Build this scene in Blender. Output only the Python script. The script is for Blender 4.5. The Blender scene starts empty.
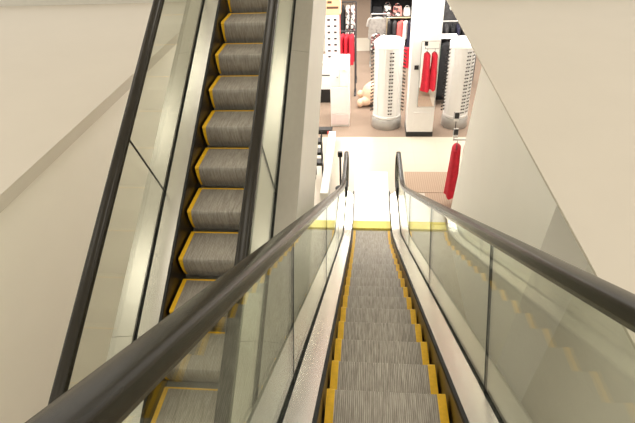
import bpy, bmesh, math, random
from mathutils import Vector, Matrix
random.seed(7)
D = bpy.data
COL = bpy.context.scene.collection
rad = math.radians
TAN = math.tan(rad(30))

# ------------------------------------------------------------------ materials
def nodes(name):
    m = D.materials.new(name); m.use_nodes = True
    nt = m.node_tree
    return m, nt, nt.nodes['Principled BSDF']
def N(nt, t, **kw):
    n = nt.nodes.new(t)
    for k, v in kw.items():
        if k in n.inputs: n.inputs[k].default_value = v
        else: setattr(n, k, v)
    return n
def ramp(nt, stops):
    r = nt.nodes.new('ShaderNodeValToRGB')
    e = r.color_ramp.elements
    e[0].position, e[0].color = stops[0][0], (*stops[0][1], 1)
    e[1].position, e[1].color = stops[-1][0], (*stops[-1][1], 1)
    for p, c in stops[1:-1]:
        k = e.new(p); k.color = (*c, 1)
    return r
def plain(name, col, rough=.6, metal=0., noise=.06, scale=9., bump=0., spec=.5):
    m, nt, b = nodes(name)
    tc = N(nt, 'ShaderNodeTexCoord'); no = N(nt, 'ShaderNodeTexNoise')
    no.inputs['Scale'].default_value = scale; no.inputs['Detail'].default_value = 4
    nt.links.new(tc.outputs['Object'], no.inputs['Vector'])
    lo = tuple(c*(1-noise) for c in col); hi = tuple(min(1, c*(1+noise)) for c in col)
    r = ramp(nt, [(.3, lo), (.7, hi)])
    nt.links.new(no.outputs['Fac'], r.inputs['Fac'])
    nt.links.new(r.outputs['Color'], b.inputs['Base Color'])
    b.inputs['Roughness'].default_value = rough; b.inputs['Metallic'].default_value = metal
    b.inputs['Specular IOR Level'].default_value = spec
    if bump:
        bp = N(nt, 'ShaderNodeBump'); bp.inputs['Strength'].default_value = bump; bp.inputs['Distance'].default_value = .01
        nt.links.new(no.outputs['Fac'], bp.inputs['Height']); nt.links.new(bp.outputs['Normal'], b.inputs['Normal'])
    return m
def brushed(name, col, rough, stretch=(9, .25, 9), amp=.12):
    m, nt, b = nodes(name)
    tc = N(nt, 'ShaderNodeTexCoord'); mp = N(nt, 'ShaderNodeMapping'); no = N(nt, 'ShaderNodeTexNoise')
    mp.inputs['Scale'].default_value = stretch
    no.inputs['Scale'].default_value = 3; no.inputs['Detail'].default_value = 5
    nt.links.new(tc.outputs['Object'], mp.inputs['Vector']); nt.links.new(mp.outputs['Vector'], no.inputs['Vector'])
    r = ramp(nt, [(.25, tuple(c*(1-amp) for c in col)), (.75, tuple(min(1, c*(1+amp)) for c in col))])
    nt.links.new(no.outputs['Fac'], r.inputs['Fac']); nt.links.new(r.outputs['Color'], b.inputs['Base Color'])
    mr = N(nt, 'ShaderNodeMapRange'); mr.inputs['To Min'].default_value = rough*.995; mr.inputs['To Max'].default_value = rough*1.005
    nt.links.new(no.outputs['Fac'], mr.inputs['Value']); nt.links.new(mr.outputs['Result'], b.inputs['Roughness'])
    b.inputs['Metallic'].default_value = 1
    return m
def glass_mat(name, tint, ior=1.5):
    m = D.materials.new(name); m.use_nodes = True; nt = m.node_tree
    nt.nodes.clear()
    o = N(nt, 'ShaderNodeOutputMaterial'); mx = N(nt, 'ShaderNodeMixShader')
    tr = N(nt, 'ShaderNodeBsdfTransparent'); gl = N(nt, 'ShaderNodeBsdfGlossy'); fr = N(nt, 'ShaderNodeFresnel')
    tr.inputs['Color'].default_value = (*tint, 1); gl.inputs['Roughness'].default_value = .01
    gl.inputs['Color'].default_value = (.95, 1, .95, 1); ge = N(nt, 'ShaderNodeNewGeometry'); mi = N(nt, 'ShaderNodeMix'); mi.inputs['A'].default_value = ior; mi.inputs['B'].default_value = 1/ior
    nt.links.new(ge.outputs['Backfacing'], mi.inputs['Factor']); nt.links.new(mi.outputs['Result'], fr.inputs['IOR'])
    nt.links.new(fr.outputs[0], mx.inputs[0]); nt.links.new(tr.outputs[0], mx.inputs[1])
    nt.links.new(gl.outputs[0], mx.inputs[2]); nt.links.new(mx.outputs[0], o.inputs[0])
    return m
def tread_mat(name):
    # ribbed die-cast step: grooves along the direction of travel, worn streaks
    m, nt, b = nodes(name)
    tc = N(nt, 'ShaderNodeTexCoord')
    wv = N(nt, 'ShaderNodeTexWave'); wv.wave_type = 'BANDS'; wv.bands_direction = 'X'; wv.wave_profile = 'SIN'
    wv.inputs['Scale'].default_value = 26.
    nt.links.new(tc.outputs['Object'], wv.inputs['Vector'])
    mp = N(nt, 'ShaderNodeMapping'); mp.inputs['Scale'].default_value = (38, 3, 3)
    no = N(nt, 'ShaderNodeTexNoise'); no.inputs['Scale'].default_value = 2.2; no.inputs['Detail'].default_value = 6; no.inputs['Roughness'].default_value = .7
    oi = N(nt, 'ShaderNodeObjectInfo')
    ad = N(nt, 'ShaderNodeVectorMath'); ad.operation = 'ADD'
    nt.links.new(tc.outputs['Object'], ad.inputs[0]); nt.links.new(oi.outputs['Location'], ad.inputs[1])
    nt.links.new(ad.outputs[0], mp.inputs['Vector']); nt.links.new(mp.outputs['Vector'], no.inputs['Vector'])
    r1 = ramp(nt, [(.28, (.23, .20, .165)), (.6, (.48, .44, .385)), (.8, (.60, .56, .50))])
    nt.links.new(no.outputs['Fac'], r1.inputs['Fac'])
    r2 = ramp(nt, [(.12, (.42, .41, .4)), (.55, (1, 1, 1))])
    nt.links.new(wv.outputs['Fac'], r2.inputs['Fac'])
    mx = N(nt, 'ShaderNodeMix'); mx.data_type = 'RGBA'; mx.blend_type = 'MULTIPLY'; mx.inputs['Factor'].default_value = .55
    nt.links.new(r1.outputs['Color'], mx.inputs['A']); nt.links.new(r2.outputs['Color'], mx.inputs['B'])
    nt.links.new(mx.outputs['Result'], b.inputs['Base Color'])
    b.inputs['Roughness'].default_value = .5; b.inputs['Metallic'].default_value = .25
    bp = N(nt, 'ShaderNodeBump'); bp.inputs['Strength'].default_value = .35; bp.inputs['Distance'].default_value = .006
    nt.links.new(wv.outputs['Fac'], bp.inputs['Height']); nt.links.new(bp.outputs['Normal'], b.inputs['Normal'])
    return m
def tile_mat(name, col, grout, scale, rough, wdt=.012):
    m, nt, b = nodes(name)
    tc = N(nt, 'ShaderNodeTexCoord'); br = N(nt, 'ShaderNodeTexBrick')
    br.offset = 0; br.inputs['Scale'].default_value = scale; br.inputs['Mortar Size'].default_value = wdt
    br.inputs['Brick Width'].default_value = .5; br.inputs['Row Height'].default_value = .5
    br.inputs['Color1'].default_value = (*col, 1); br.inputs['Color2'].default_value = (*[c*.97 for c in col], 1)
    br.inputs['Mortar'].default_value = (*grout, 1)
    nt.links.new(tc.outputs['Object'], br.inputs['Vector']); nt.links.new(br.outputs['Color'], b.inputs['Base Color'])
    b.inputs['Roughness'].default_value = rough
    return m
def checker_mat(name, c1, c2, scale, rough=.9):
    m, nt, b = nodes(name)
    tc = N(nt, 'ShaderNodeTexCoord'); mp = N(nt, 'ShaderNodeMapping'); mp.inputs['Rotation'].default_value = (0, 0, rad(45))
    ch = N(nt, 'ShaderNodeTexChecker'); ch.inputs['Scale'].default_value = scale
    ch.inputs['Color1'].default_value = (*c1, 1); ch.inputs['Color2'].default_value = (*c2, 1)
    nt.links.new(tc.outputs['Object'], mp.inputs['Vector']); nt.links.new(mp.outputs['Vector'], ch.inputs['Vector'])
    nt.links.new(ch.outputs['Color'], b.inputs['Base Color']); b.inputs['Roughness'].default_value = rough
    return m
def print_mat(name, cols, scale):
    m, nt, b = nodes(name)
    tc = N(nt, 'ShaderNodeTexCoord'); vo = N(nt, 'ShaderNodeTexVoronoi'); vo.inputs['Scale'].default_value = scale
    nt.links.new(tc.outputs['Object'], vo.inputs['Vector'])
    sp = N(nt, 'ShaderNodeSeparateColor'); nt.links.new(vo.outputs['Color'], sp.inputs[0])
    r = ramp(nt, [(i/(len(cols)-1), c) for i, c in enumerate(cols)]); r.color_ramp.interpolation = 'CONSTANT'
    nt.links.new(sp.outputs[0], r.inputs['Fac']); nt.links.new(r.outputs['Color'], b.inputs['Base Color'])
    b.inputs['Roughness'].default_value = .9
    return m

M = {}
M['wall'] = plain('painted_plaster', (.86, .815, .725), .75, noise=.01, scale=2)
M['wall_brightened'] = plain('brightened_plaster', (.92, .895, .83), .75, noise=.01, scale=2)  # same wall plaster, lightened to put missing light into the right wall's colour
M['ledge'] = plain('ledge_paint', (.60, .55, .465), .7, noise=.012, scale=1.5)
M['trim'] = plain('trim_paint', (.62, .60, .54), .6, noise=.02)
M['ceiling'] = plain('ceiling_paint', (.8, .78, .74), .8, noise=.02)
M['tile'] = tile_mat('cream_floor_tile', (.53, .475, .385), (.505, .45, .365), .85, .35)
M['carpet'] = plain('taupe_carpet', (.27, .20, .15), .95, noise=.18, scale=60, bump=.3)
M['mat'] = checker_mat('woven_tan_mat', (.43, .32, .235), (.33, .235, .165), 30)
M['white'] = plain('white_laminate', (.86, .85, .83), .4, noise=.015)
M['whitegrey'] = plain('pale_grey_metal', (.45, .44, .42), .35, .35, noise=.04)
M['steel'] = brushed('brushed_steel', (.77, .74, .68), .25, amp=.006)
M['steel_outer'] = brushed('satin_steel', (.52, .50, .445), .3, amp=.03)
M['skirt'] = brushed('dark_skirt_steel', (.075, .062, .046), .32, amp=.04)
M['guide'] = brushed('handrail_guide_steel', (.2, .19, .17), .25, amp=.03)
M['rubber'] = plain('black_rubber', (.020, .017, .011), .27, noise=.1, spec=.26)
M['brush'] = plain('black_brush', (.01, .01, .01), .7)
M['glass'] = glass_mat('balustrade_glass', (.93, .945, .905), 1.3)
M['tread'] = tread_mat('ribbed_step')
M['yellow'] = plain('yellow_safety_paint', (.92, .54, .02), .5, noise=.08, scale=30)
M['lemon'] = plain('yellow_comb', (.92, .78, .13), .5, noise=.08, scale=20)
M['plate'] = plain('landing_plate_metal', (.70, .69, .66), .4, .15, noise=.03, scale=20)
M['clad'] = plain('painted_cladding', (.80, .76, .68), .5, noise=.01)
M['mirror'] = brushed('mirror_silver', (.9, .9, .88), .015, amp=.005)
M['black'] = plain('black_plastic', (.012, .012, .013), .4)
M['lens'] = plain('dark_lens', (.015, .013, .012), .15)
M['plush'] = plain('beige_plush', (.78, .56, .40), .95, noise=.12, scale=45, bump=.6)
M['nose'] = plain('brown_nose', (.1, .05, .03), .6)
M['red'] = plain('red_cloth', (.52, .012, .03), .85, noise=.15, scale=12)
M['coral'] = plain('coral_cloth', (.85, .16, .15), .85, noise=.15, scale=12)
M['navy'] = plain('navy_cloth', (.02, .02, .045), .9, noise=.3, scale=12)
M['blackcloth'] = plain('black_cloth', (.012, .012, .014), .9, noise=.3, scale=12)
M['charcoal'] = plain('charcoal_cloth', (.05, .048, .05), .9, noise=.3, scale=12)
M['green'] = plain('dark_green_cloth', (.01, .045, .03), .9, noise=.3, scale=12)
M['grey'] = plain('grey_cloth', (.42, .40, .37), .9, noise=.2, scale=12)
M['whitecloth'] = plain('white_cloth', (.8, .78, .75), .9, noise=.06, scale=12)
M['bw'] = print_mat('black_white_print', [(.02, .02, .02), (.55, .53, .5), (.1, .1, .1), (.75, .73, .7), (.3, .1, .1), (.04, .04, .05)], 14)
M['pinkprint'] = print_mat('pink_print', [(.75, .22, .2), (.8, .7, .66), (.08, .06, .06), (.8, .35, .3), (.85, .8, .78)], 12)
M['orange'] = plain('orange_card', (.85, .50, .28), .7, noise=.04)
M['wood'] = plain('pale_rail_metal', (.55, .46, .30), .35, .5, noise=.1)
M['pinkcard'] = plain('pale_pink_card', (.88, .74, .72), .6, noise=.03)
M['brown'] = plain('brown_panel', (.34, .25, .18), .8, noise=.1, scale=6)

# ------------------------------------------------------------------ mesh helpers
class MB:
    def __init__(s): s.v = []; s.f = []; s.smooth = False
    def add(s, vs, fs):
        o = len(s.v); s.v += [tuple(v) for v in vs]; s.f += [tuple(i+o for i in f) for f in fs]; return s
    def box(s, x0, x1, y0, y1, z0, z1):
        vs = [(x0,y0,z0),(x1,y0,z0),(x1,y1,z0),(x0,y1,z0),(x0,y0,z1),(x1,y0,z1),(x1,y1,z1),(x0,y1,z1)]
        return s.add(vs, [(0,3,2,1),(4,5,6,7),(0,1,5,4),(1,2,6,5),(2,3,7,6),(3,0,4,7)])
    def prism(s, prof, x0, x1):               # prof: closed polygon in (y, z), extruded along x
        n = len(prof)
        vs = [(x0,y,z) for y,z in prof]+[(x1,y,z) for y,z in prof]
        fs = [tuple(range(n)), tuple(range(2*n-1, n-1, -1))]
        fs += [(i, n+i, n+(i+1)%n, (i+1)%n) for i in range(n)]
        return s.add(vs, fs)
    def loft(s, rings, caps=True, closed=True):
        n = len(rings[0]); vs = [v for r in rings for v in r]; fs = []
        for k in range(len(rings)-1):
            for i in range(n if closed else n-1):
                j = (i+1) % n
                fs.append((k*n+i, k*n+j, (k+1)*n+j, (k+1)*n+i))
        if caps:
            fs.append(tuple(range(n-1, -1, -1))); fs.append(tuple((len(rings)-1)*n+i for i in range(n)))
        return s.add(vs, fs)
    def lathe(s, prof, cx=0, cy=0, seg=40):   # prof list of (r, z)
        rings = [[(cx+r*math.cos(2*math.pi*k/seg), cy+r*math.sin(2*math.pi*k/seg), z) for k in range(seg)] for r, z in prof]
        return s.loft(rings)
    def tube(s, pts, r, seg=8):
        pts = [Vector(p) for p in pts]; rings = []
        for i, p in enumerate(pts):
            d = (pts[min(i+1, len(pts)-1)]-pts[max(i-1, 0)]).normalized()
            a = d.cross(Vector((0, 0, 1)));
            if a.length < .05: a = d.cross(Vector((0, 1, 0)))
            a.normalize(); b = d.cross(a)
            rings.append([p+(a*math.cos(t)+b*math.sin(t))*r for t in [2*math.pi*k/seg for k in range(seg)]])
        return s.loft(rings)
    def ball(s, c, r, seg=20, rot=None):
        rx, ry, rz = r if isinstance(r, tuple) else (r, r, r); rings = []
        h = seg//2
        R_ = rot or Matrix.Identity(3)
        for i in range(h+1):
            t = math.pi*(i+.001)/(h+.002)
            rings.append([Vector(c)+R_ @ Vector((rx*math.sin(t)*math.cos(p), ry*math.sin(t)*math.sin(p), -rz*math.cos(t))) for p in [2*math.pi*k/seg for k in range(seg)]])
        return s.loft(rings)
    def build(s, name, mat, parent=None, loc=(0,0,0), bevel=0, smooth=False):
        me = D.meshes.new(name); me.from_pydata(s.v, [], s.f); me.validate()
        bm = bmesh.new(); bm.from_mesh(me); bmesh.ops.recalc_face_normals(bm, faces=bm.faces); bm.to_mesh(me); bm.free()
        me.materials.append(mat)
        o = D.objects.new(name, me); COL.objects.link(o); o.location = loc
        if parent: o.parent = parent
        if smooth:
            for p in me.polygons: p.use_smooth = True
            try: me.set_sharp_from_angle(angle=rad(38))
            except Exception: pass
        if bevel:
            b = o.modifiers.new('bevel', 'BEVEL'); b.width = bevel; b.segments = 2; b.limit_method = 'ANGLE'
        return o
def tag(o, label=None, cat=None, group=None, kind=None):
    if label: o['label'] = label
    if cat: o['category'] = cat
    if group: o['group'] = group
    if kind: o['kind'] = kind
    return o
def thing(name, label, cat, loc=(0,0,0), group=None):
    o = D.objects.new(name, None); COL.objects.link(o); o.location = loc; o.empty_display_size = .1
    return tag(o, label, cat, group)
def struct(o): o['kind'] = 'structure'; return o
def copy_tree(o, parent=None):
    c = o.copy(); COL.objects.link(c)
    if parent: c.parent = parent
    for ch in list(o.children): copy_tree(ch, c)
    return c

# ------------------------------------------------------------------ escalators
def smooth_up(a, e): return .5*(a+math.sqrt(a*a+4*e*e))
def make_step(parent, dirn, HALF, yw):
    """one step, nosing at its origin; dirn = +1: nosing faces +y"""
    d = dirn
    nose = [(-.016*d, 0), (-.005*d, -.003), (0, -.013)]
    riser = [(-.003*d, -.05), (-.012*d, -.10), (-.028*d, -.155), (-.05*d, -.205), (-.062*d, -.228), (-.066*d, -.25)]
    prof = [(-.396*d, 0)]+nose+riser+[(-.09*d, -.25), (-.10*d, -.06), (-.396*d, -.045)]
    st = MB().prism(prof, -HALF+.004, HALF-.004).build('step', M['tread'], parent, smooth=True)
    for sx in (-1, 1):
        path = [(-.392*d, 0)]+nose+riser[:5]
        rings = []
        for i, (y, z) in enumerate(path):
            a = Vector(path[max(i-1, 0)]); b = Vector(path[min(i+1, len(path)-1)]); t = (b-a).normalized()
            nrm = Vector((-t.y*d, t.x*d)); 
            if nrm.y < -.01 or nrm.x*d < -.01: nrm = -nrm
            wd = yw if i < 4 else yw*(1-.42*min(1, (i-3)/3))
            xo, xi = sx*HALF, sx*(HALF-wd)
            q0 = Vector((y, z))-nrm*.003; q1 = Vector((y, z))+nrm*.005
            rings.append([(xo, *q0), (xi, *q0), (xi, *q1), (xo, *q1)])
        MB().loft(rings).build('yellow_edge', M['yellow'], st)
    MB().box(-HALF+yw, HALF-yw, min(-.394*d, -.380*d), max(-.394*d, -.380*d), -.002, .004).build('demarcation_line', M['yellow'], st)
    return st
def escalator(name, label, m, z0, s, y0, y1, noses, seams, joints, landing, HALF, SK, DK, OD, yw):
    # HALF, SK, DK, OD: half widths to the step edge, skirt, inner deck's and outer deck's far edges
    """step nosing line z = z0 + s*tan30*y, levelling out at the floor"""
    root = thing(name, label, 'escalator', (m, 2.5, 0))
    ox, oy = m, 2.5
    def Nz(y): return smooth_up(z0+s*TAN*y, .07)
    def Hz(y): return 1.01+smooth_up(z0+s*TAN*y+.16, .09)
    def part(mb, nm, mat, **k):
        mb.v = [(x-ox, y-oy, z) for x, y, z in mb.v]
        return mb.build(nm, mat, root, **k)
    n = int((y1-y0)/.15)
    ys = [y0+(y1-y0)*i/n for i in range(n+1)]
    # steps
    proto = None
    for y in noses:
        if proto is None: st = proto = make_step(root, -s, HALF, yw)
        else: st = copy_tree(proto, root)
        st.location = (m-ox, y-oy, Nz(y))
    def strip(xa, xb, za, zb, yy, zf=Nz):        # bar of box section that follows the slope
        mb = MB()
        return mb.loft([[(xa, y, zf(y)+za), (xb, y, zf(y)+za), (xb, y, zf(y)+zb), (xa, y, zf(y)+zb)] for y in yy])
    for sx in (-1, 1):
        part(strip(m+sx*SK, m+sx*(SK+.01), -.33, .105, ys), 'skirt_panel', M['skirt'])
        part(strip(m+sx*(SK-.008), m+sx*(SK+.018), .095, .128, ys), 'skirt_brush', M['brush'])
        # inner decks: split at the seams
        cuts = [y0]+[c for c in seams if y0 < c < y1]+[y1]
        for a, b in zip(cuts[:-1], cuts[1:]):
            k = max(2, int((b-a)/.15)); yy = [a+.0015+(b-a-.003)*i/k for i in range(k+1)]
            end = landing and b == y1
            mb = MB(); rings = []; rin = []
            for y in yy:
                xa, xb = SK+.012, DK
                if end and y > y1-.22: xa = xa+(xb-.03-xa)*((y-y1+.22)/.22)**2
                z = Nz(y)
                rings.append([(m+sx*xa, y, z+.10), (m+sx*xb, y, z+.11), (m+sx*xb, y, z+.145), (m+sx*xa, y, z+.13)])
            part(mb.loft(rings), 'inner_deck', M['steel'], smooth=True)
            rings = []
            for y in yy:
                xa, xb = DK+.038, OD
                if end and y > y1-.22: xb = xb+(xa+.03-xb)*((y-y1+.22)/.22)**2
                z = Nz(y)
                rings.append([(m+sx*xa, y, z+.11), (m+sx*xb, y, z+.09), (m+sx*xb, y, z+.12), (m+sx*xa, y, z+.145)])
            part(MB().loft(rings), 'outer_deck', M['steel_outer'], smooth=True)
        part(strip(m+sx*DK, m+sx*(DK+.038), .06, .118, ys), 'glass_gasket', M['brush'])
        # glass panels, joints square to the slope
        gx0, gx1 = m+sx*(DK+.013), m+sx*(DK+.025)
        js = [y0]+list(joints)+[y1-.05]
        for a, b in zip(js[:-1], js[1:]):
            k = max(2, int((b-a)/.12)); rings = []
            for i in range(k+1):
                t = i/k
                ya = a+(.004 if a != y0 else 0)+(b-a-(.008 if b != js[-1] else 0))*t
                sl = (Nz(ya+.01)-Nz(ya-.01))/.02
                yb = ya-sl*1.0*.72       # top edge set back square to the slope
                rings.append([(gx0, ya, Nz(ya)+.118), (gx1, ya, Nz(ya)+.118), (gx1, yb, Hz(yb)-.01), (gx0, yb, Hz(yb)-.01)])
            part(MB().loft(rings), 'glass_panel', M['glass'])
        for ya in joints:
            if landing and ya > 7: continue
            sl = (Nz(ya+.01)-Nz(ya-.01))/.02; yb = ya-sl*.72
            part(MB().loft([[(gx0-sx*.002, ya+e-.003, Nz(ya)+.118) for e in (0, .006)]+[(gx1+sx*.002, ya+e-.003, Nz(ya)+.118) for e in (.006, 0)],
                            [(gx0-sx*.002, yb+e-.003, Hz(yb)-.02) for e in (0, .006)]+[(gx1+sx*.002, yb+e-.003, Hz(yb)-.02) for e in (.006, 0)]]), 'joint_seal', M['brush'])
        # handrail path with its end curve
        hc = m+sx*(DK+.015)
        path = [(y, Hz(y)) for y in ys if not (landing and y > y1-.0)]
        if landing:
            yc, zc, rr = y1, Hz(y1)-.40, .40
            path += [(yc+rr*math.sin(t), zc+rr*math.cos(t)) for t in [rad(a) for a in range(10, 176, 11)]]
            g = [(yc, zc)]+[(yc+(rr-.05)*math.sin(t), zc+(rr-.05)*math.cos(t)) for t in [rad(a) for a in range(0, 186, 12)]]
            part(MB().prism(g+[(yc-.06, zc-rr+.05), (yc-.06, zc+rr-.05)][0:0]+[], gx0, gx1), 'glass_panel', M['glass'])
            part(MB().prism([(yc-.25, 0), (yc-.25, zc-rr+.16), (yc+.02, zc-rr+.16), (yc+.12, zc-rr+.02), (yc+.12, 0)], hc-.028, hc+.028), 'newel_base', M['brush'], bevel=.01)
        def sweep(sec):
            rings = []
            for i, (y, z) in enumerate(path):
                a = Vector(path[max(i-1, 0)]); b = Vector(path[min(i+1, len(path)-1)]); t = (b-a).normalized()
                nr = Vector((-t.y, t.x))
                rings.append([(hc+u, y+nr.x*w, z+nr.y*w) for u, w in sec])
            return MB().loft(rings)
        rail = [(-.040, -.030), (-.042, -.004), (-.0405, .006), (-.034, .013), (-.018, .0165), (0, .018), (.018, .0165), (.034, .013), (.0405, .006), (.042, -.004), (.040, -.030), (.030, -.034), (-.030, -.034)]
        part(sweep(rail), 'handrail', M['rubber'], smooth=True)
        part(sweep([(-.030, -.050), (-.030, -.033), (.030, -.033), (.030, -.050)]), 'handrail_guide', M['guide'])
        # cladding of the truss
        xa = m+sx*(OD-.013); xb = m+sx*OD
        rings = []
        for y in ys:
            z = Nz(y); lo = max(z0+s*TAN*y-1.39, -.02); hi = max(z+.085, lo+.01)
            rings.append([(xa, y, lo), (xb, y, lo), (xb, y, hi), (xa, y, hi)])
        part(MB().loft(rings), 'side_cladding', M['clad'])
    yy = [y for y in ys if z0+s*TAN*y-1.39 > .0]
    part(MB().loft([[(m-OD+.015, y, z0+s*TAN*y-1.39), (m+OD-.015, y, z0+s*TAN*y-1.39), (m+OD-.015, y, z0+s*TAN*y-1.37), (m-OD+.015, y, z0+s*TAN*y-1.37)] for y in yy]), 'underside_panel', M['clad'])
    if landing:
        yl = noses[-1]+.012
        c = MB().box(m-SK+.002, m+SK-.002, yl+.06, yl+.30, -.01, .035)
        for k in range(36):
            x = m-HALF+.01+k*(2*HALF-.02)/35
            c.add([(x-.004, yl+.06, .005), (x+.004, yl+.06, .005), (x+.004, yl+.06, .034), (x-.004, yl+.06, .034), (x-.002, yl, .006), (x+.002, yl, .006)],
                  [(0,1,2,3), (0,4,5,1), (3,2,5,4), (1,5,2), (0,3,4)])
        part(c, 'comb_plate', M['lemon'])
        part(MB().box(m-SK+.002, m+SK-.002, yl+.302, y1+1.0, -.01, .03), 'landing_plate', M['plate'])
    return root

MR, ML = .1435, -1.30
ZR, ZL = 4.436, 1.297
escalator('escalator', 'descending escalator straight ahead, its grey steps leading down to the white landing',
          MR, ZR, -1, -1.6, 9.2, [3.527+.4*k for k in range(-7, 12)], [.3, 5.2], [-.4, 1.8, 3.95, 6.1, 8.0], True, .358, .373, .523, .708, .05)
escalator('escalator', 'ascending escalator on the left, its risers facing the viewer beside the cream wall',
          ML, ZL, 1, -.6, 8.6, [5.671-.4*k for k in range(12, -8, -1)], [2.6, 5.15], [1.6, 3.74, 5.88, 8.0], False, .316, .333, .490, .712, .036)

# ------------------------------------------------------------------ setting
def S(mb, name, mat, **k): return struct(mb.build(name, mat, **k))
S(MB().box(-9, 9, -3, 12.04, -.12, 0), 'floor', M['tile'])
S(MB().box(-9, 9, 12.04, 19.3, -.12, 0), 'floor_carpet', M['carpet'])
S(MB().box(-9, 9, 19.3, 21.0, -.12, 0), 'floor_aisle', M['tile'])
S(MB().box(-9, 9, 21.0, 32, -.12, 0), 'floor_carpet', M['carpet'])
ZLG = 3.58
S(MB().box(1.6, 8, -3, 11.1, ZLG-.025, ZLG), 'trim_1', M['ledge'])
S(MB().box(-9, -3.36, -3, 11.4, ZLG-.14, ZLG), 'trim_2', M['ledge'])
S(MB().box(1.70, 8, 11.1, 11.25, ZLG-.22, ZLG+.35), 'trim_3', M['trim'])
S(MB().box(-9, -3.36, 11.4, 11.55, ZLG-.22, ZLG+.35), 'trim_4', M['trim'])
# right wall under the ledge, ending in a raking edge; its nearer stretch is set back
S(MB().prism([(3.69, ZLG-.025), (7.20, ZLG-.025), (8.16, 0), (4.25, 0)], 1.62, 4.2), 'wall_right', M['wall_brightened'])
S(MB().box(2.1, 4.2, -3, 4.3, 0, ZLG-.025), 'wall_right', M['wall_brightened'])
S(MB().box(-3.9, -3.42, -3, 11.5, 0, ZLG-.14), 'wall_left', M['wall'])
S(MB().box(-9, 9, 31.9, 32.1, 0, 3.4), 'wall_back', M['wall'])
S(MB().box(-9, 9, 11.6, 32, 3.72, 3.9), 'ceiling', M['ceiling'])
S(MB().box(-10, 9, -6, 13, 8.6, 8.75), 'ceiling', M['ceiling'])
S(MB().box(.90, 1.95, 9.36, 10.24, .0, .012), 'floor_mat', M['mat'])
S(MB().box(1.29, 1.95, 8.2, 9.34, .0, .012), 'floor_mat', M['mat'])

# pillar with a mirror
S(MB().box(1.05, 1.71, 12.08, 12.72, 0, 3.72), 'pillar', M['white'])
S(MB().box(1.04, 1.72, 12.07, 12.73, 0, .13), 'baseboard_pillar', M['black'])
mir = thing('mirror', 'tall narrow mirror on the white pillar reflecting a red garment', 'mirror', (1.48, 12.03, .85)); mir.rotation_euler.x = rad(-1.0)
MB().box(-.2, .2, -.012, .0, 0, 1.6).build('mirror_glass', M['mirror'], mir)
mf = MB()
for a in ((-.215, -.2, -.015, .006, -.015, 1.615), (.2, .215, -.015, .006, -.015, 1.615), (-.2, .2, -.015, .006, -.015, 0), (-.2, .2, -.015, .006, 1.6, 1.615)): mf.box(*a)
mf.build('frame', M['whitegrey'], mir)
tag(MB().box(-.05, .05, -.02, 0, -.05, .05).build('wall_switch', M['black'], loc=(1.19, 12.078, 1.83)), 'small square black plate on the white pillar left of the mirror', 'switch')
tag(MB().box(-.3, .12, -.014, 0, -.2, .2).build('notice_panel', M['white'], loc=(1.5, 12.078, .48)), 'blank cream panel low on the white pillar under the mirror', 'panel')

# ------------------------------------------------------------------ eyewear spinners
def glasses_mesh():
    mb = MB()
    for sx in (-1, 1):
        rings = []
        for r, y in ((.028, -.003), (.031, 0), (.028, .003)):
            rings.append([(sx*.036+r*math.cos(t), -y, r*.78*math.sin(t)) for t in [2*math.pi*k/12 for k in range(12)]])
        mb.loft(rings)
        mb.tube([(sx*.066, 0, .008), (sx*.068, .03, .008), (sx*.062, .05, .004)], .0035, 5)
    mb.tube([(-.012, 0, .006), (0, -.004, .01), (.012, 0, .006)], .003, 5)
    return mb
def spinner(loc, h, r, label, group, glab, angs, rows):
    t = thing('sunglasses_spinner', label, 'display rack', loc)
    MB().lathe([(r*1.0, 0), (r*1.03, .02), (r*1.03, .26), (r*.98, .29)], seg=48).build('base', M['whitegrey'], t, smooth=True)
    MB().lathe([(r*.93, .29), (r*.97, .31), (r*.97, .36), (r*.93, .37), (r*.93, h-.16), (r*.97, h-.14)], seg=48).build('drum', M['white'], t, smooth=True)
    MB().lathe([(r*.99, h-.14), (r*.99, h-.06), (r*.8, h), (.02, h+.005)], seg=48).build('top_cap', M['white'], t, smooth=True)
    pm = MB()
    for k in range(12):
        a = 2*math.pi*(k+.5)/12
        pm.box(-.006, .006, -r*.975, -r*.925, .38, h-.17)
        pm.v[-8:] = [(x*math.cos(a)-y*math.sin(a), x*math.sin(a)+y*math.cos(a), z) for x, y, z in pm.v[-8:]]
    pm.build('rib', M['white'], t)
    for ai, a in enumerate(angs):
        fold = thing
    return t, [(a, k) for a in angs for k in range(rows)]
gl_proto = None
def hang_glasses(loc, h, r, angs, rows, label, group):
    global gl_proto
    for a in angs:
        for k in range(rows):
            if gl_proto is None: gl_proto = o = glasses_mesh().build('sunglasses', M['lens'], smooth=True)
            else: o = gl_proto.copy(); COL.objects.link(o)
            z = .47+(h-.72)*k/(rows-1)
            rr = r*.93+(.05 if abs(a) >= 60 else .02)
            # shelf pegs: the pair sits on the drum face, temples folded inward
            o.location = (loc[0]+rr*math.sin(rad(a)), loc[1]-rr*math.cos(rad(a)), loc[2]+z)
            o.scale = (1, 1, 1) if abs(a) >= 60 else (.8, .8, .8)
            o.rotation_euler = (0, rad(32 if a > 0 else -32) if abs(a) >= 60 else 0, rad(a*(.62 if abs(a) >= 60 else 1)))
            tag(o, label, 'sunglasses', group)
LA = (.55, 12.79, 0); LB = (2.36, 12.80, 0)
spinner(LA, 2.31, .385, 'white cylindrical sunglasses spinner left of the white pillar', '', '', [], 0)
hang_glasses(LA, 2.31, .385, (-80, 10, 80), 18, 'dark sunglasses hung on the spinner left of the white pillar', 'sunglasses on the spinner left of the pillar')
spinner(LB, 2.28, .33, 'white cylindrical sunglasses spinner right of the pillar, beside the right wall', '', '', [], 0)
hang_glasses(LB, 2.28, .33, (-80, 22, 50), 18, 'dark sunglasses hung on the spinner right of the pillar', 'sunglasses on the spinner right of the pillar')

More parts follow.
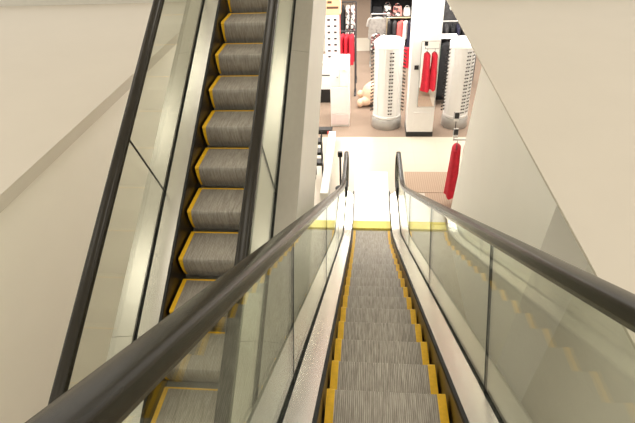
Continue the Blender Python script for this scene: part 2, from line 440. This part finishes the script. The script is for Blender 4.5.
# ------------------------------------------------------------------ teddy bear lying on the carpet
def bear():
    t = thing('teddy_bear', 'large beige plush teddy bear lying on the brown carpet', 'teddy bear', (.15, 14.15, 0))
    b = MB()
    b.ball((.12, .05, .36), (.40, .29, .35), 24)                 # trunk
    b.ball((-.18, -.14, .17), (.2, .12, .13), 18)               # near leg
    b.ball((-.18, .16, .28), (.2, .12, .13), 18)
    b.ball((-.33, -.17, .13), (.09, .11, .13), 18)               # feet, soles to the left
    b.ball((-.33, .15, .28), (.09, .11, .12), 18)
    b.ball((.52, .03, .32), (.22, .22, .22), 24)                 # head
    b.ball((.28, -.27, .24), (.20, .09, .09), 16)                # arms
    b.ball((.28, .30, .34), (.20, .09, .09), 16)
    o = b.build('body', M['plush'], t, smooth=True)
    md = o.modifiers.new('remesh', 'REMESH'); md.mode = 'VOXEL'; md.voxel_size = .02; md.use_smooth_shade = True
    sm = o.modifiers.new('smooth', 'SMOOTH'); sm.iterations = 4
    for y in (-.15, .2):
        MB().ball((.66, y, .42), (.05, .07, .08), 14).build('ear', M['plush'], t, smooth=True)
    MB().ball((.50, -.02, .53), (.08, .07, .06), 14).build('muzzle', M['plush'], t, smooth=True)
    MB().ball((.50, -.03, .595), (.025, .025, .018), 10).build('nose', M['nose'], t, smooth=True)
bear()

# ------------------------------------------------------------------ clothes
def garment_mesh(w, h, dep, flare=1.1, sleeve=False, seed=0):
    rnd = random.Random(seed); mb = MB(); rings = []
    zs = [0, -.02, -.06, -.12, -.2, -.35, -.5, -.65, -.8, -.92, -1]
    ph = [rnd.uniform(0, 6.28) for _ in range(3)]
    for z in zs:
        t = -z
        ww = w*(.22 if t == 0 else .55 if t < .03 else .92 if t < .08 else 1.0)*(1+(flare-1)*t)/2
        dd = dep*(.35 if t == 0 else .6 if t < .03 else .85+.3*t)/2
        ring = []
        for k in range(28):
            a = 2*math.pi*k/28
            fold = 1+.16*t*math.sin(5*a+ph[0])+.10*t*math.sin(9*a+ph[1])
            ring.append((ww*math.cos(a)*(1+.03*t*math.sin(3*a+ph[2])), dd*math.sin(a)*fold, z*h+.02*t*math.sin(4*a+ph[1])))
        rings.append(ring)
    mb.loft(rings)
    if sleeve:
        for sx in (-1, 1):
            mb.tube([(sx*w*.40, 0, -.05*h), (sx*w*.54, 0, -.15*h), (sx*w*.60, .02, -.42*h)], dep*.32, 10)
    return mb
def garment(name, loc, w, h, dep, mat, label, rot=0, flare=1.1, sleeve=False, seed=0, hanger=True, group=None, cat='garment'):
    t = thing(name, label, cat, loc, group); t.rotation_euler.z = rad(rot)
    garment_mesh(w, h, dep, flare, sleeve, seed).build('cloth', mat, t, smooth=True)
    if hanger:
        k = MB().tube([(-w*.4, 0, -.03), (0, 0, .03), (w*.4, 0, -.03)], .007, 6)
        k.tube([(0, 0, .03), (0, 0, .08), (.02, 0, .105), (.035, 0, .09)], .005, 6)
        k.build('hanger', M['black'], t)
    return t
def rail(name, label, x0, x1, y, z, mat, legs=True):
    t = thing(name, label, 'clothing rack', ((x0+x1)/2, y, 0)); w = (x1-x0)/2
    MB().tube([(-w, 0, z), (w, 0, z)], .022, 10).build('rail', mat, t, smooth=True)
    for sx in (-1, 1):
        MB().tube([(sx*w, 0, .02), (sx*w, 0, z)], .02, 10).build('upright', mat, t, smooth=True)
        MB().box(sx*w-.03, sx*w+.03, -.28, .28, 0, .035).build('foot', mat, t)
    return t
# red garments on a short stand past the end of the right wall
t = thing('clothing_rack', 'single post clothes stand at the end of the right wall holding red dresses', 'clothing rack', (2.3, 9.0, 0))
MB().tube([(0, 0, .02), (0, 0, 1.46), (-.62, 0, 1.46)], .018, 10).build('rail', M['whitegrey'], t, smooth=True)
MB().lathe([(.24, 0), (.24, .02), (.03, .04)], seg=28).build('foot', M['whitegrey'], t)
for x, z in ((-.60, 1.94), (-.58, 1.60)):
    k = MB().box(x-.045, x+.045, -.016, .012, z-.09, z+.10).build('size_tag', M['whitecloth'], t)
    MB().box(x-.040, x+.042, -.022, -.016, z-.03, z+.085).build('print_block', M['black'], k)
    MB().box(x-.05, x+.05, .012, .02, z-.05, z+.09).build('print_block', M['black'], k)
MB().tube([(-.6, .005, 1.45), (-.6, .005, 2.0)], .008, 8).build('tag_holder', M['black'], t)
garment('red_dress', (1.77, 9.0, 1.36), .40, 1.14, .20, M['red'], 'red dress nearest the landing, hanging past the end of the right wall', rot=80, seed=2, group='red dresses by the right wall')
garment('red_dress', (1.99, 9.0, 1.36), .40, 1.10, .18, M['red'], 'second red dress behind the first at the end of the right wall', rot=82, seed=3, group='red dresses by the right wall')

# white display cabinet with drawers on the left
c = thing('display_cabinet', 'white drawer cabinet standing on the brown carpet beside the escalator wall', 'cabinet', (-.70, 12.66, 0))
MB().box(-.245, .245, .012, .95, 0, 1.69).build('body', M['white'], c, bevel=.008)
MB().box(-.235, .235, -.006, .011, .06, .36).build('drawer', M['pinkcard'], c, bevel=.004)
MB().box(-.235, .235, -.006, .011, .38, 1.12).build('door', M['white'], c, bevel=.004)
MB().box(-.235, -.005, -.006, .011, 1.15, 1.64).build('drawer', M['white'], c, bevel=.004)
MB().box(.005, .235, -.006, .011, 1.15, 1.64).build('drawer', M['white'], c, bevel=.004)
MB().tube([(-.08, -.02, 1.4), (-.03, -.02, 1.4)], .012, 8).build('handle', M['grey'], c)
MB().tube([(.09, -.02, 1.58), (.16, -.02, 1.58)], .010, 8).build('handle', M['grey'], c)
c = thing('counter', 'white counter with a dark kick base behind the drawer cabinet', 'counter', (-1.25, 14.3, 0))
MB().box(-.35, .6, .02, .8, .42, 1.18).build('body', M['white'], c, bevel=.008)
MB().box(-.34, .58, .04, .78, 0, .42).build('kick_base', M['black'], c)
MB().box(-.37, .62, .0, .82, 1.18, 1.22).build('top', M['white'], c, bevel=.006)
MB().box(-.33, .20, .005, .02, .84, .87).build('groove', M['charcoal'], c)
t = thing('card_tower', 'narrow white tower of accessory cards with a rose red side, on the white counter', 'display rack', (-.98, 14.45, 1.22))
MB().box(-.2, .2, .01, .35, 0, 1.28).build('body', M['white'], t)
MB().box(.2, .215, .0, .35, 0, 1.28).build('side_strip', M['coral'], t)
for r_ in range(7):
    for q in range(2):
        k = MB().box(-.15+q*.18, -.03+q*.18, -.008, .01, .08+r_*.17, .19+r_*.17).build('card', M['pinkcard'], t)
        MB().box(-.13+q*.18, -.05+q*.18, -.013, -.008, .11+r_*.17, .165+r_*.17).build('earring', M['charcoal'], k)
t = thing('sign_box', 'orange cardboard sign on top of the white accessory tower', 'sign', (-.97, 14.45, 2.51))
MB().box(-.22, .24, -.02, .3, 0, .42).build('board', M['orange'], t, bevel=.02)
MB().box(-.14, .18, -.026, -.02, .16, .22).build('print_line', M['nose'], t)
MB().box(-.12, .0, -.026, -.02, .30, .36).build('print_line', M['nose'], t)

# clothes left of the aisle
rail('clothing_rack', 'clothes rail behind the orange sign, hung with black and white prints', -.95, -.35, 16.2, 2.45, M['charcoal'])
for i, (x, mt, nm, lab) in enumerate(((-.92, 'bw', 'print_blouse', 'black and white print top at the left end of the rail'), (-.76, 'blackcloth', 'black_blouse', 'plain black top between the print tops on the left rail'),
                            (-.60, 'bw', 'print_blouse', 'black and white print top in the middle of the rail'), (-.45, 'bw', 'print_blouse', 'black and white print top at the aisle end of the rail'))):
    garment(nm, (x, 16.2, 2.36), .5, 1.05, .16, M[mt], lab, rot=88, seed=10+i, group='blouses on the left rail')
rail('clothing_rack', 'low clothes rail left of the aisle with bright red tops', -.85, -.35, 15.1, 1.88, M['charcoal'])
for i, x in enumerate((-.74, -.60, -.46)):
    garment('red_blouse', (x, 15.1, 1.80), .5, .74+.05*i, .14, M['red'], ('red top furthest from the aisle on the low left rail', 'red top in the middle of the low left rail', 'longest red top at the aisle end of the low left rail')[i], rot=80, seed=20+i, group='red blouses on the low left rail')

# shelving bay and rails at the back of the shop
t = thing('shelf_unit', 'tall dark shelf unit at the back of the shop, beside the aisle', 'shelf', (.85, 19.0, 0))
MB().box(-.75, .75, .5, .55, 0, 2.6).build('back_panel', M['blackcloth'], t)
for sx in (-.75, .72): MB().box(sx, sx+.03, 0, .5, 0, 2.6).build('side_panel', M['charcoal'], t)
for z in (.1, .62, 1.28, 1.9, 2.45): MB().box(-.72, .72, 0, .5, z, z+.03).build('shelf_board', M['charcoal'], t)
def handbag(loc, w, h, d, mat, label, group=None):
    b = thing('handbag', label, 'bag', loc, group)
    mb = MB(); n = 16; rings = []
    for z, k in ((0, .94), (.02, 1), (.5, .98), (.85, .86), (1, .8)):
        rings.append([(w/2*k*max(-1, min(1, 1.25*math.cos(2*math.pi*j/n))), d/2*(1.1-.5*z)*max(-1, min(1, 1.3*math.sin(2*math.pi*j/n))), z*h) for j in range(n)])
    mb.loft(rings).build('body', mat, b, smooth=True)
    MB().tube([(-w*.25, 0, h*.97), (-w*.2, 0, h*1.25), (0, 0, h*1.3), (w*.2, 0, h*1.25), (w*.25, 0, h*.97)], .012, 8).build('strap', mat, b, smooth=True)
for i, (x, z, w, h, mt, lab) in enumerate((
    (-.50, 1.31, .40, .30, 'blackcloth', 'black handbag at the aisle end of the upper shelf'), (-.14, 1.31, .30, .34, 'bw', 'patterned handbag next to the black bag on the upper shelf'),
    (.22, 1.31, .34, .30, 'pinkprint', 'pink print handbag in the middle of the upper shelf'), (.56, 1.31, .26, .24, 'whitecloth', 'white handbag at the pillar end of the upper shelf'),
    (-.48, 1.93, .36, .30, 'pinkprint', 'pink print handbag at the aisle end of the topmost shelf'), (-.05, 1.93, .36, .28, 'blackcloth', 'black handbag in the middle of the topmost shelf'),
    (.40, 1.93, .42, .22, 'whitecloth', 'white handbag at the pillar end of the topmost shelf'), (-.5, .65, .4, .3, 'green', 'dark green handbag low at the aisle end of the shelf unit'))):
    handbag((.85+x, 19.2, z), w, h, .26, M[mt], lab, 'handbags on the dark shelf unit')
rail('clothing_rack', 'pale metal clothes rail behind the left sunglasses spinner', .62, 1.42, 16.6, 1.86, M['wood'])
for i, (x, mt, nm, w, h, sl, lab) in enumerate(((.70, 'blackcloth', 'black_jacket', .4, .80, True, 'black jacket at the left end of the pale metal rail'),
        (.86, 'charcoal', 'charcoal_jacket', .4, .84, True, 'charcoal jacket between the black jacket and the coral top'),
        (1.04, 'coral', 'coral_shirt', .38, .72, False, 'coral top hanging in the middle of the pale metal rail'),
        (1.20, 'whitecloth', 'white_shirt', .3, .55, False, 'white top hanging right of the coral top'), (1.34, 'navy', 'navy_shirt', .4, .85, True, 'navy top at the pillar end of the pale metal rail'))):
    garment(nm, (x, 16.6, 1.77), w, h, .15, M[mt], lab, rot=(85, 85, 60, 75, 85)[i], seed=30+i, group='clothes on the pale metal rail')
garment('red_skirt', (1.16, 15.4, 1.30), .34, .62, .16, M['red'], 'red skirt hanging low between the left spinner and the pillar', rot=20, seed=41)
rail('clothing_rack', 'short rail carrying a grey top and white prints behind the left spinner', .12, .72, 17.7, 1.72, M['whitegrey'])
garment('grey_shirt', (.34, 17.7, 1.63), .56, .72, .16, M['grey'], 'pale grey top hanging behind the left spinner, nearest the aisle', rot=5, seed=50, sleeve=True)
for i in range(2):
    garment('print_skirt', (.30+.26*i, 17.2, 1.22-.04*i), .34, .55, .16, M['bw'], ('grey print skirt below the grey top, nearest the aisle', 'grey print skirt below the grey top, further from the aisle')[i], rot=15, seed=52+i, group='print skirts behind the left spinner')
# dark clothes right of the pillar
rail('clothing_rack', 'white clothes rail of dark clothes right of the pillar', 1.9, 3.1, 15.6, 1.98, M['whitegrey'])
for i in range(7):
    mt = ('blackcloth', 'navy', 'charcoal', 'blackcloth', 'navy', 'charcoal', 'blackcloth')[i]
    lab = ('black', 'navy', 'charcoal', 'black', 'navy', 'charcoal', 'black')[i]
    garment(lab+'_coat', (1.98+.17*i, 15.6, 1.90), .5, 1.35, .14, M[mt], '%s coat, %s from the pillar on the white rail' % (lab, ('first', 'second', 'third', 'fourth', 'fifth', 'sixth', 'seventh')[i]), rot=90, seed=60+i, group='dark coats on the white rail')
tag(MB().box(1.95, 3.4, 16.05, 16.1, 0, 2.9).build('partition', M['charcoal']), 'dark partition behind the white rail of coats right of the pillar', 'partition')
t = thing('wall_shelf', 'white shelf panel between the pillar and the right spinner', 'shelf', (2.0, 14.2, 0))
MB().box(-.25, .45, 0, .3, 1.88, 1.93).build('shelf_board', M['white'], t)
MB().box(-.25, .45, .3, .33, .0, 1.93).build('back_panel', M['blackcloth'], t)
for sx in (-.25, .42): MB().box(sx, sx+.03, .0, .3, 0, 1.88).build('side_panel', M['blackcloth'], t)
garment('green_dress', (1.88, 14.1, 1.80), .34, 1.5, .16, M['green'], 'dark green dress in the black bay right of the pillar', rot=15, seed=71)
garment('black_dress', (2.16, 14.1, 1.80), .34, 1.5, .16, M['blackcloth'], 'black dress in the black bay behind the right spinner', rot=-10, seed=72)

# low white plinth left of the landing, dark wire stand beside it
t = thing('display_plinth', 'long low white plinth on the tiles left of the escalator landing', 'plinth', (-.86, 10.4, 0))
MB().box(-.08, .09, -1.5, 1.45, .03, .26).build('body', M['white'], t, bevel=.008)
MB().box(-.07, .07, -1.48, 1.43, 0, .03).build('base', M['black'], t)

t = thing('wire_stand', 'dark wire stand with black shelves beside the low white plinth', 'stand', (-1.05, 10.0, 0))
for sx in (-.08, .08):
    for sy in (-.1, .1): MB().tube([(sx, sy, 0), (sx, sy, 1.1)], .012, 8).build('upright', M['charcoal'], t)
for z in (.35, .62, .88): MB().box(-.09, .09, -.11, .11, z, z+.07).build('shelf_board', M['black'], t)
t = thing('floor_crate', 'low black crate with a red end on the carpet edge, left', 'crate', (-1.05, 12.3, 0))
MB().box(-.22, .16, -.1, .12, 0, .12).build('body', M['black'], t, bevel=.006)
MB().box(.03, .165, -.108, -.1, .0, .09).build('red_end', M['coral'], t)
t = thing('bollard', 'slim dark post with a square black head left of the landing handrail', 'post', (-.535, 9.5, 0))
MB().tube([(0, 0, 0), (0, 0, .82)], .022, 10).build('post', M['charcoal'], t)
MB().box(-.05, .05, -.03, .03, .80, .92).build('head', M['black'], t, bevel=.006)
MB().lathe([(.12, 0), (.12, .015), (.03, .03)], seg=24).build('foot', M['charcoal'], t)

# ------------------------------------------------------------------ lights
def area(name, loc, sx, sy, power, col=(1, .93, .82), rot=(0, 0, 0)):
    l = D.lights.new(name, 'AREA'); l.shape = 'RECTANGLE'; l.size = sx; l.size_y = sy; l.energy = power; l.color = col
    o = D.objects.new(name, l); COL.objects.link(o); o.location = loc; o.rotation_euler = rot
    return o
for x in (-5.5, -1.7, 1.7, 5.5):
    for y in (-1.5, 2, 5.4, 9):
        area('ceiling_lamp', (x, y, 8.55), 1.1, 1.1, 24)
for x in (-2.6, .3, 3.2):
    for y in (12.3, 14.6, 17.5, 21, 25.5):
        area('shop_and_fill_light', (x, y, 3.68), 1.2, 1.2, 115 if y < 20 else 60, (1, .95, .88))
for x in (-2.2, -.6, 1.0, 2.6):  # added fill row, no known fixtures; brightens the dim pillar front
    area('shop_and_fill_light', (x, 11.78, 3.69), .9, .25, 25, (1, .95, .88))
w = D.worlds.new('world'); bpy.context.scene.world = w; w.use_nodes = True
bg = w.node_tree.nodes['Background']; bg.inputs[0].default_value = (1, .945, .85, 1); bg.inputs[1].default_value = 1.25

# ------------------------------------------------------------------ camera
F_PX = 505.
yaw, th, roll = rad(-6.484), rad(34.752), rad(-2.843)
Fv = Vector((math.sin(yaw)*math.cos(th), math.cos(yaw)*math.cos(th), -math.sin(th)))
X0 = Vector((math.cos(yaw), -math.sin(yaw), 0)); U0 = X0.cross(Fv)
Xv = math.cos(roll)*X0+math.sin(roll)*U0; Uv = -math.sin(roll)*X0+math.cos(roll)*U0
cam = D.cameras.new('camera'); co = D.objects.new('camera', cam); COL.objects.link(co)
cam.sensor_fit = 'HORIZONTAL'; cam.sensor_width = 36; cam.lens = F_PX*36/635; cam.clip_start = .02; cam.clip_end = 100
mt = Matrix((Xv, Uv, -Fv)).transposed().to_4x4(); mt.translation = Vector((0, 0, 6))
co.matrix_world = mt
sc = bpy.context.scene; sc.camera = co
sc.view_settings.view_transform = 'Standard'; sc.view_settings.look = 'None'
sc.view_settings.exposure = 0.0; sc.view_settings.gamma = 1.0; sc.view_settings.use_curve_mapping = False
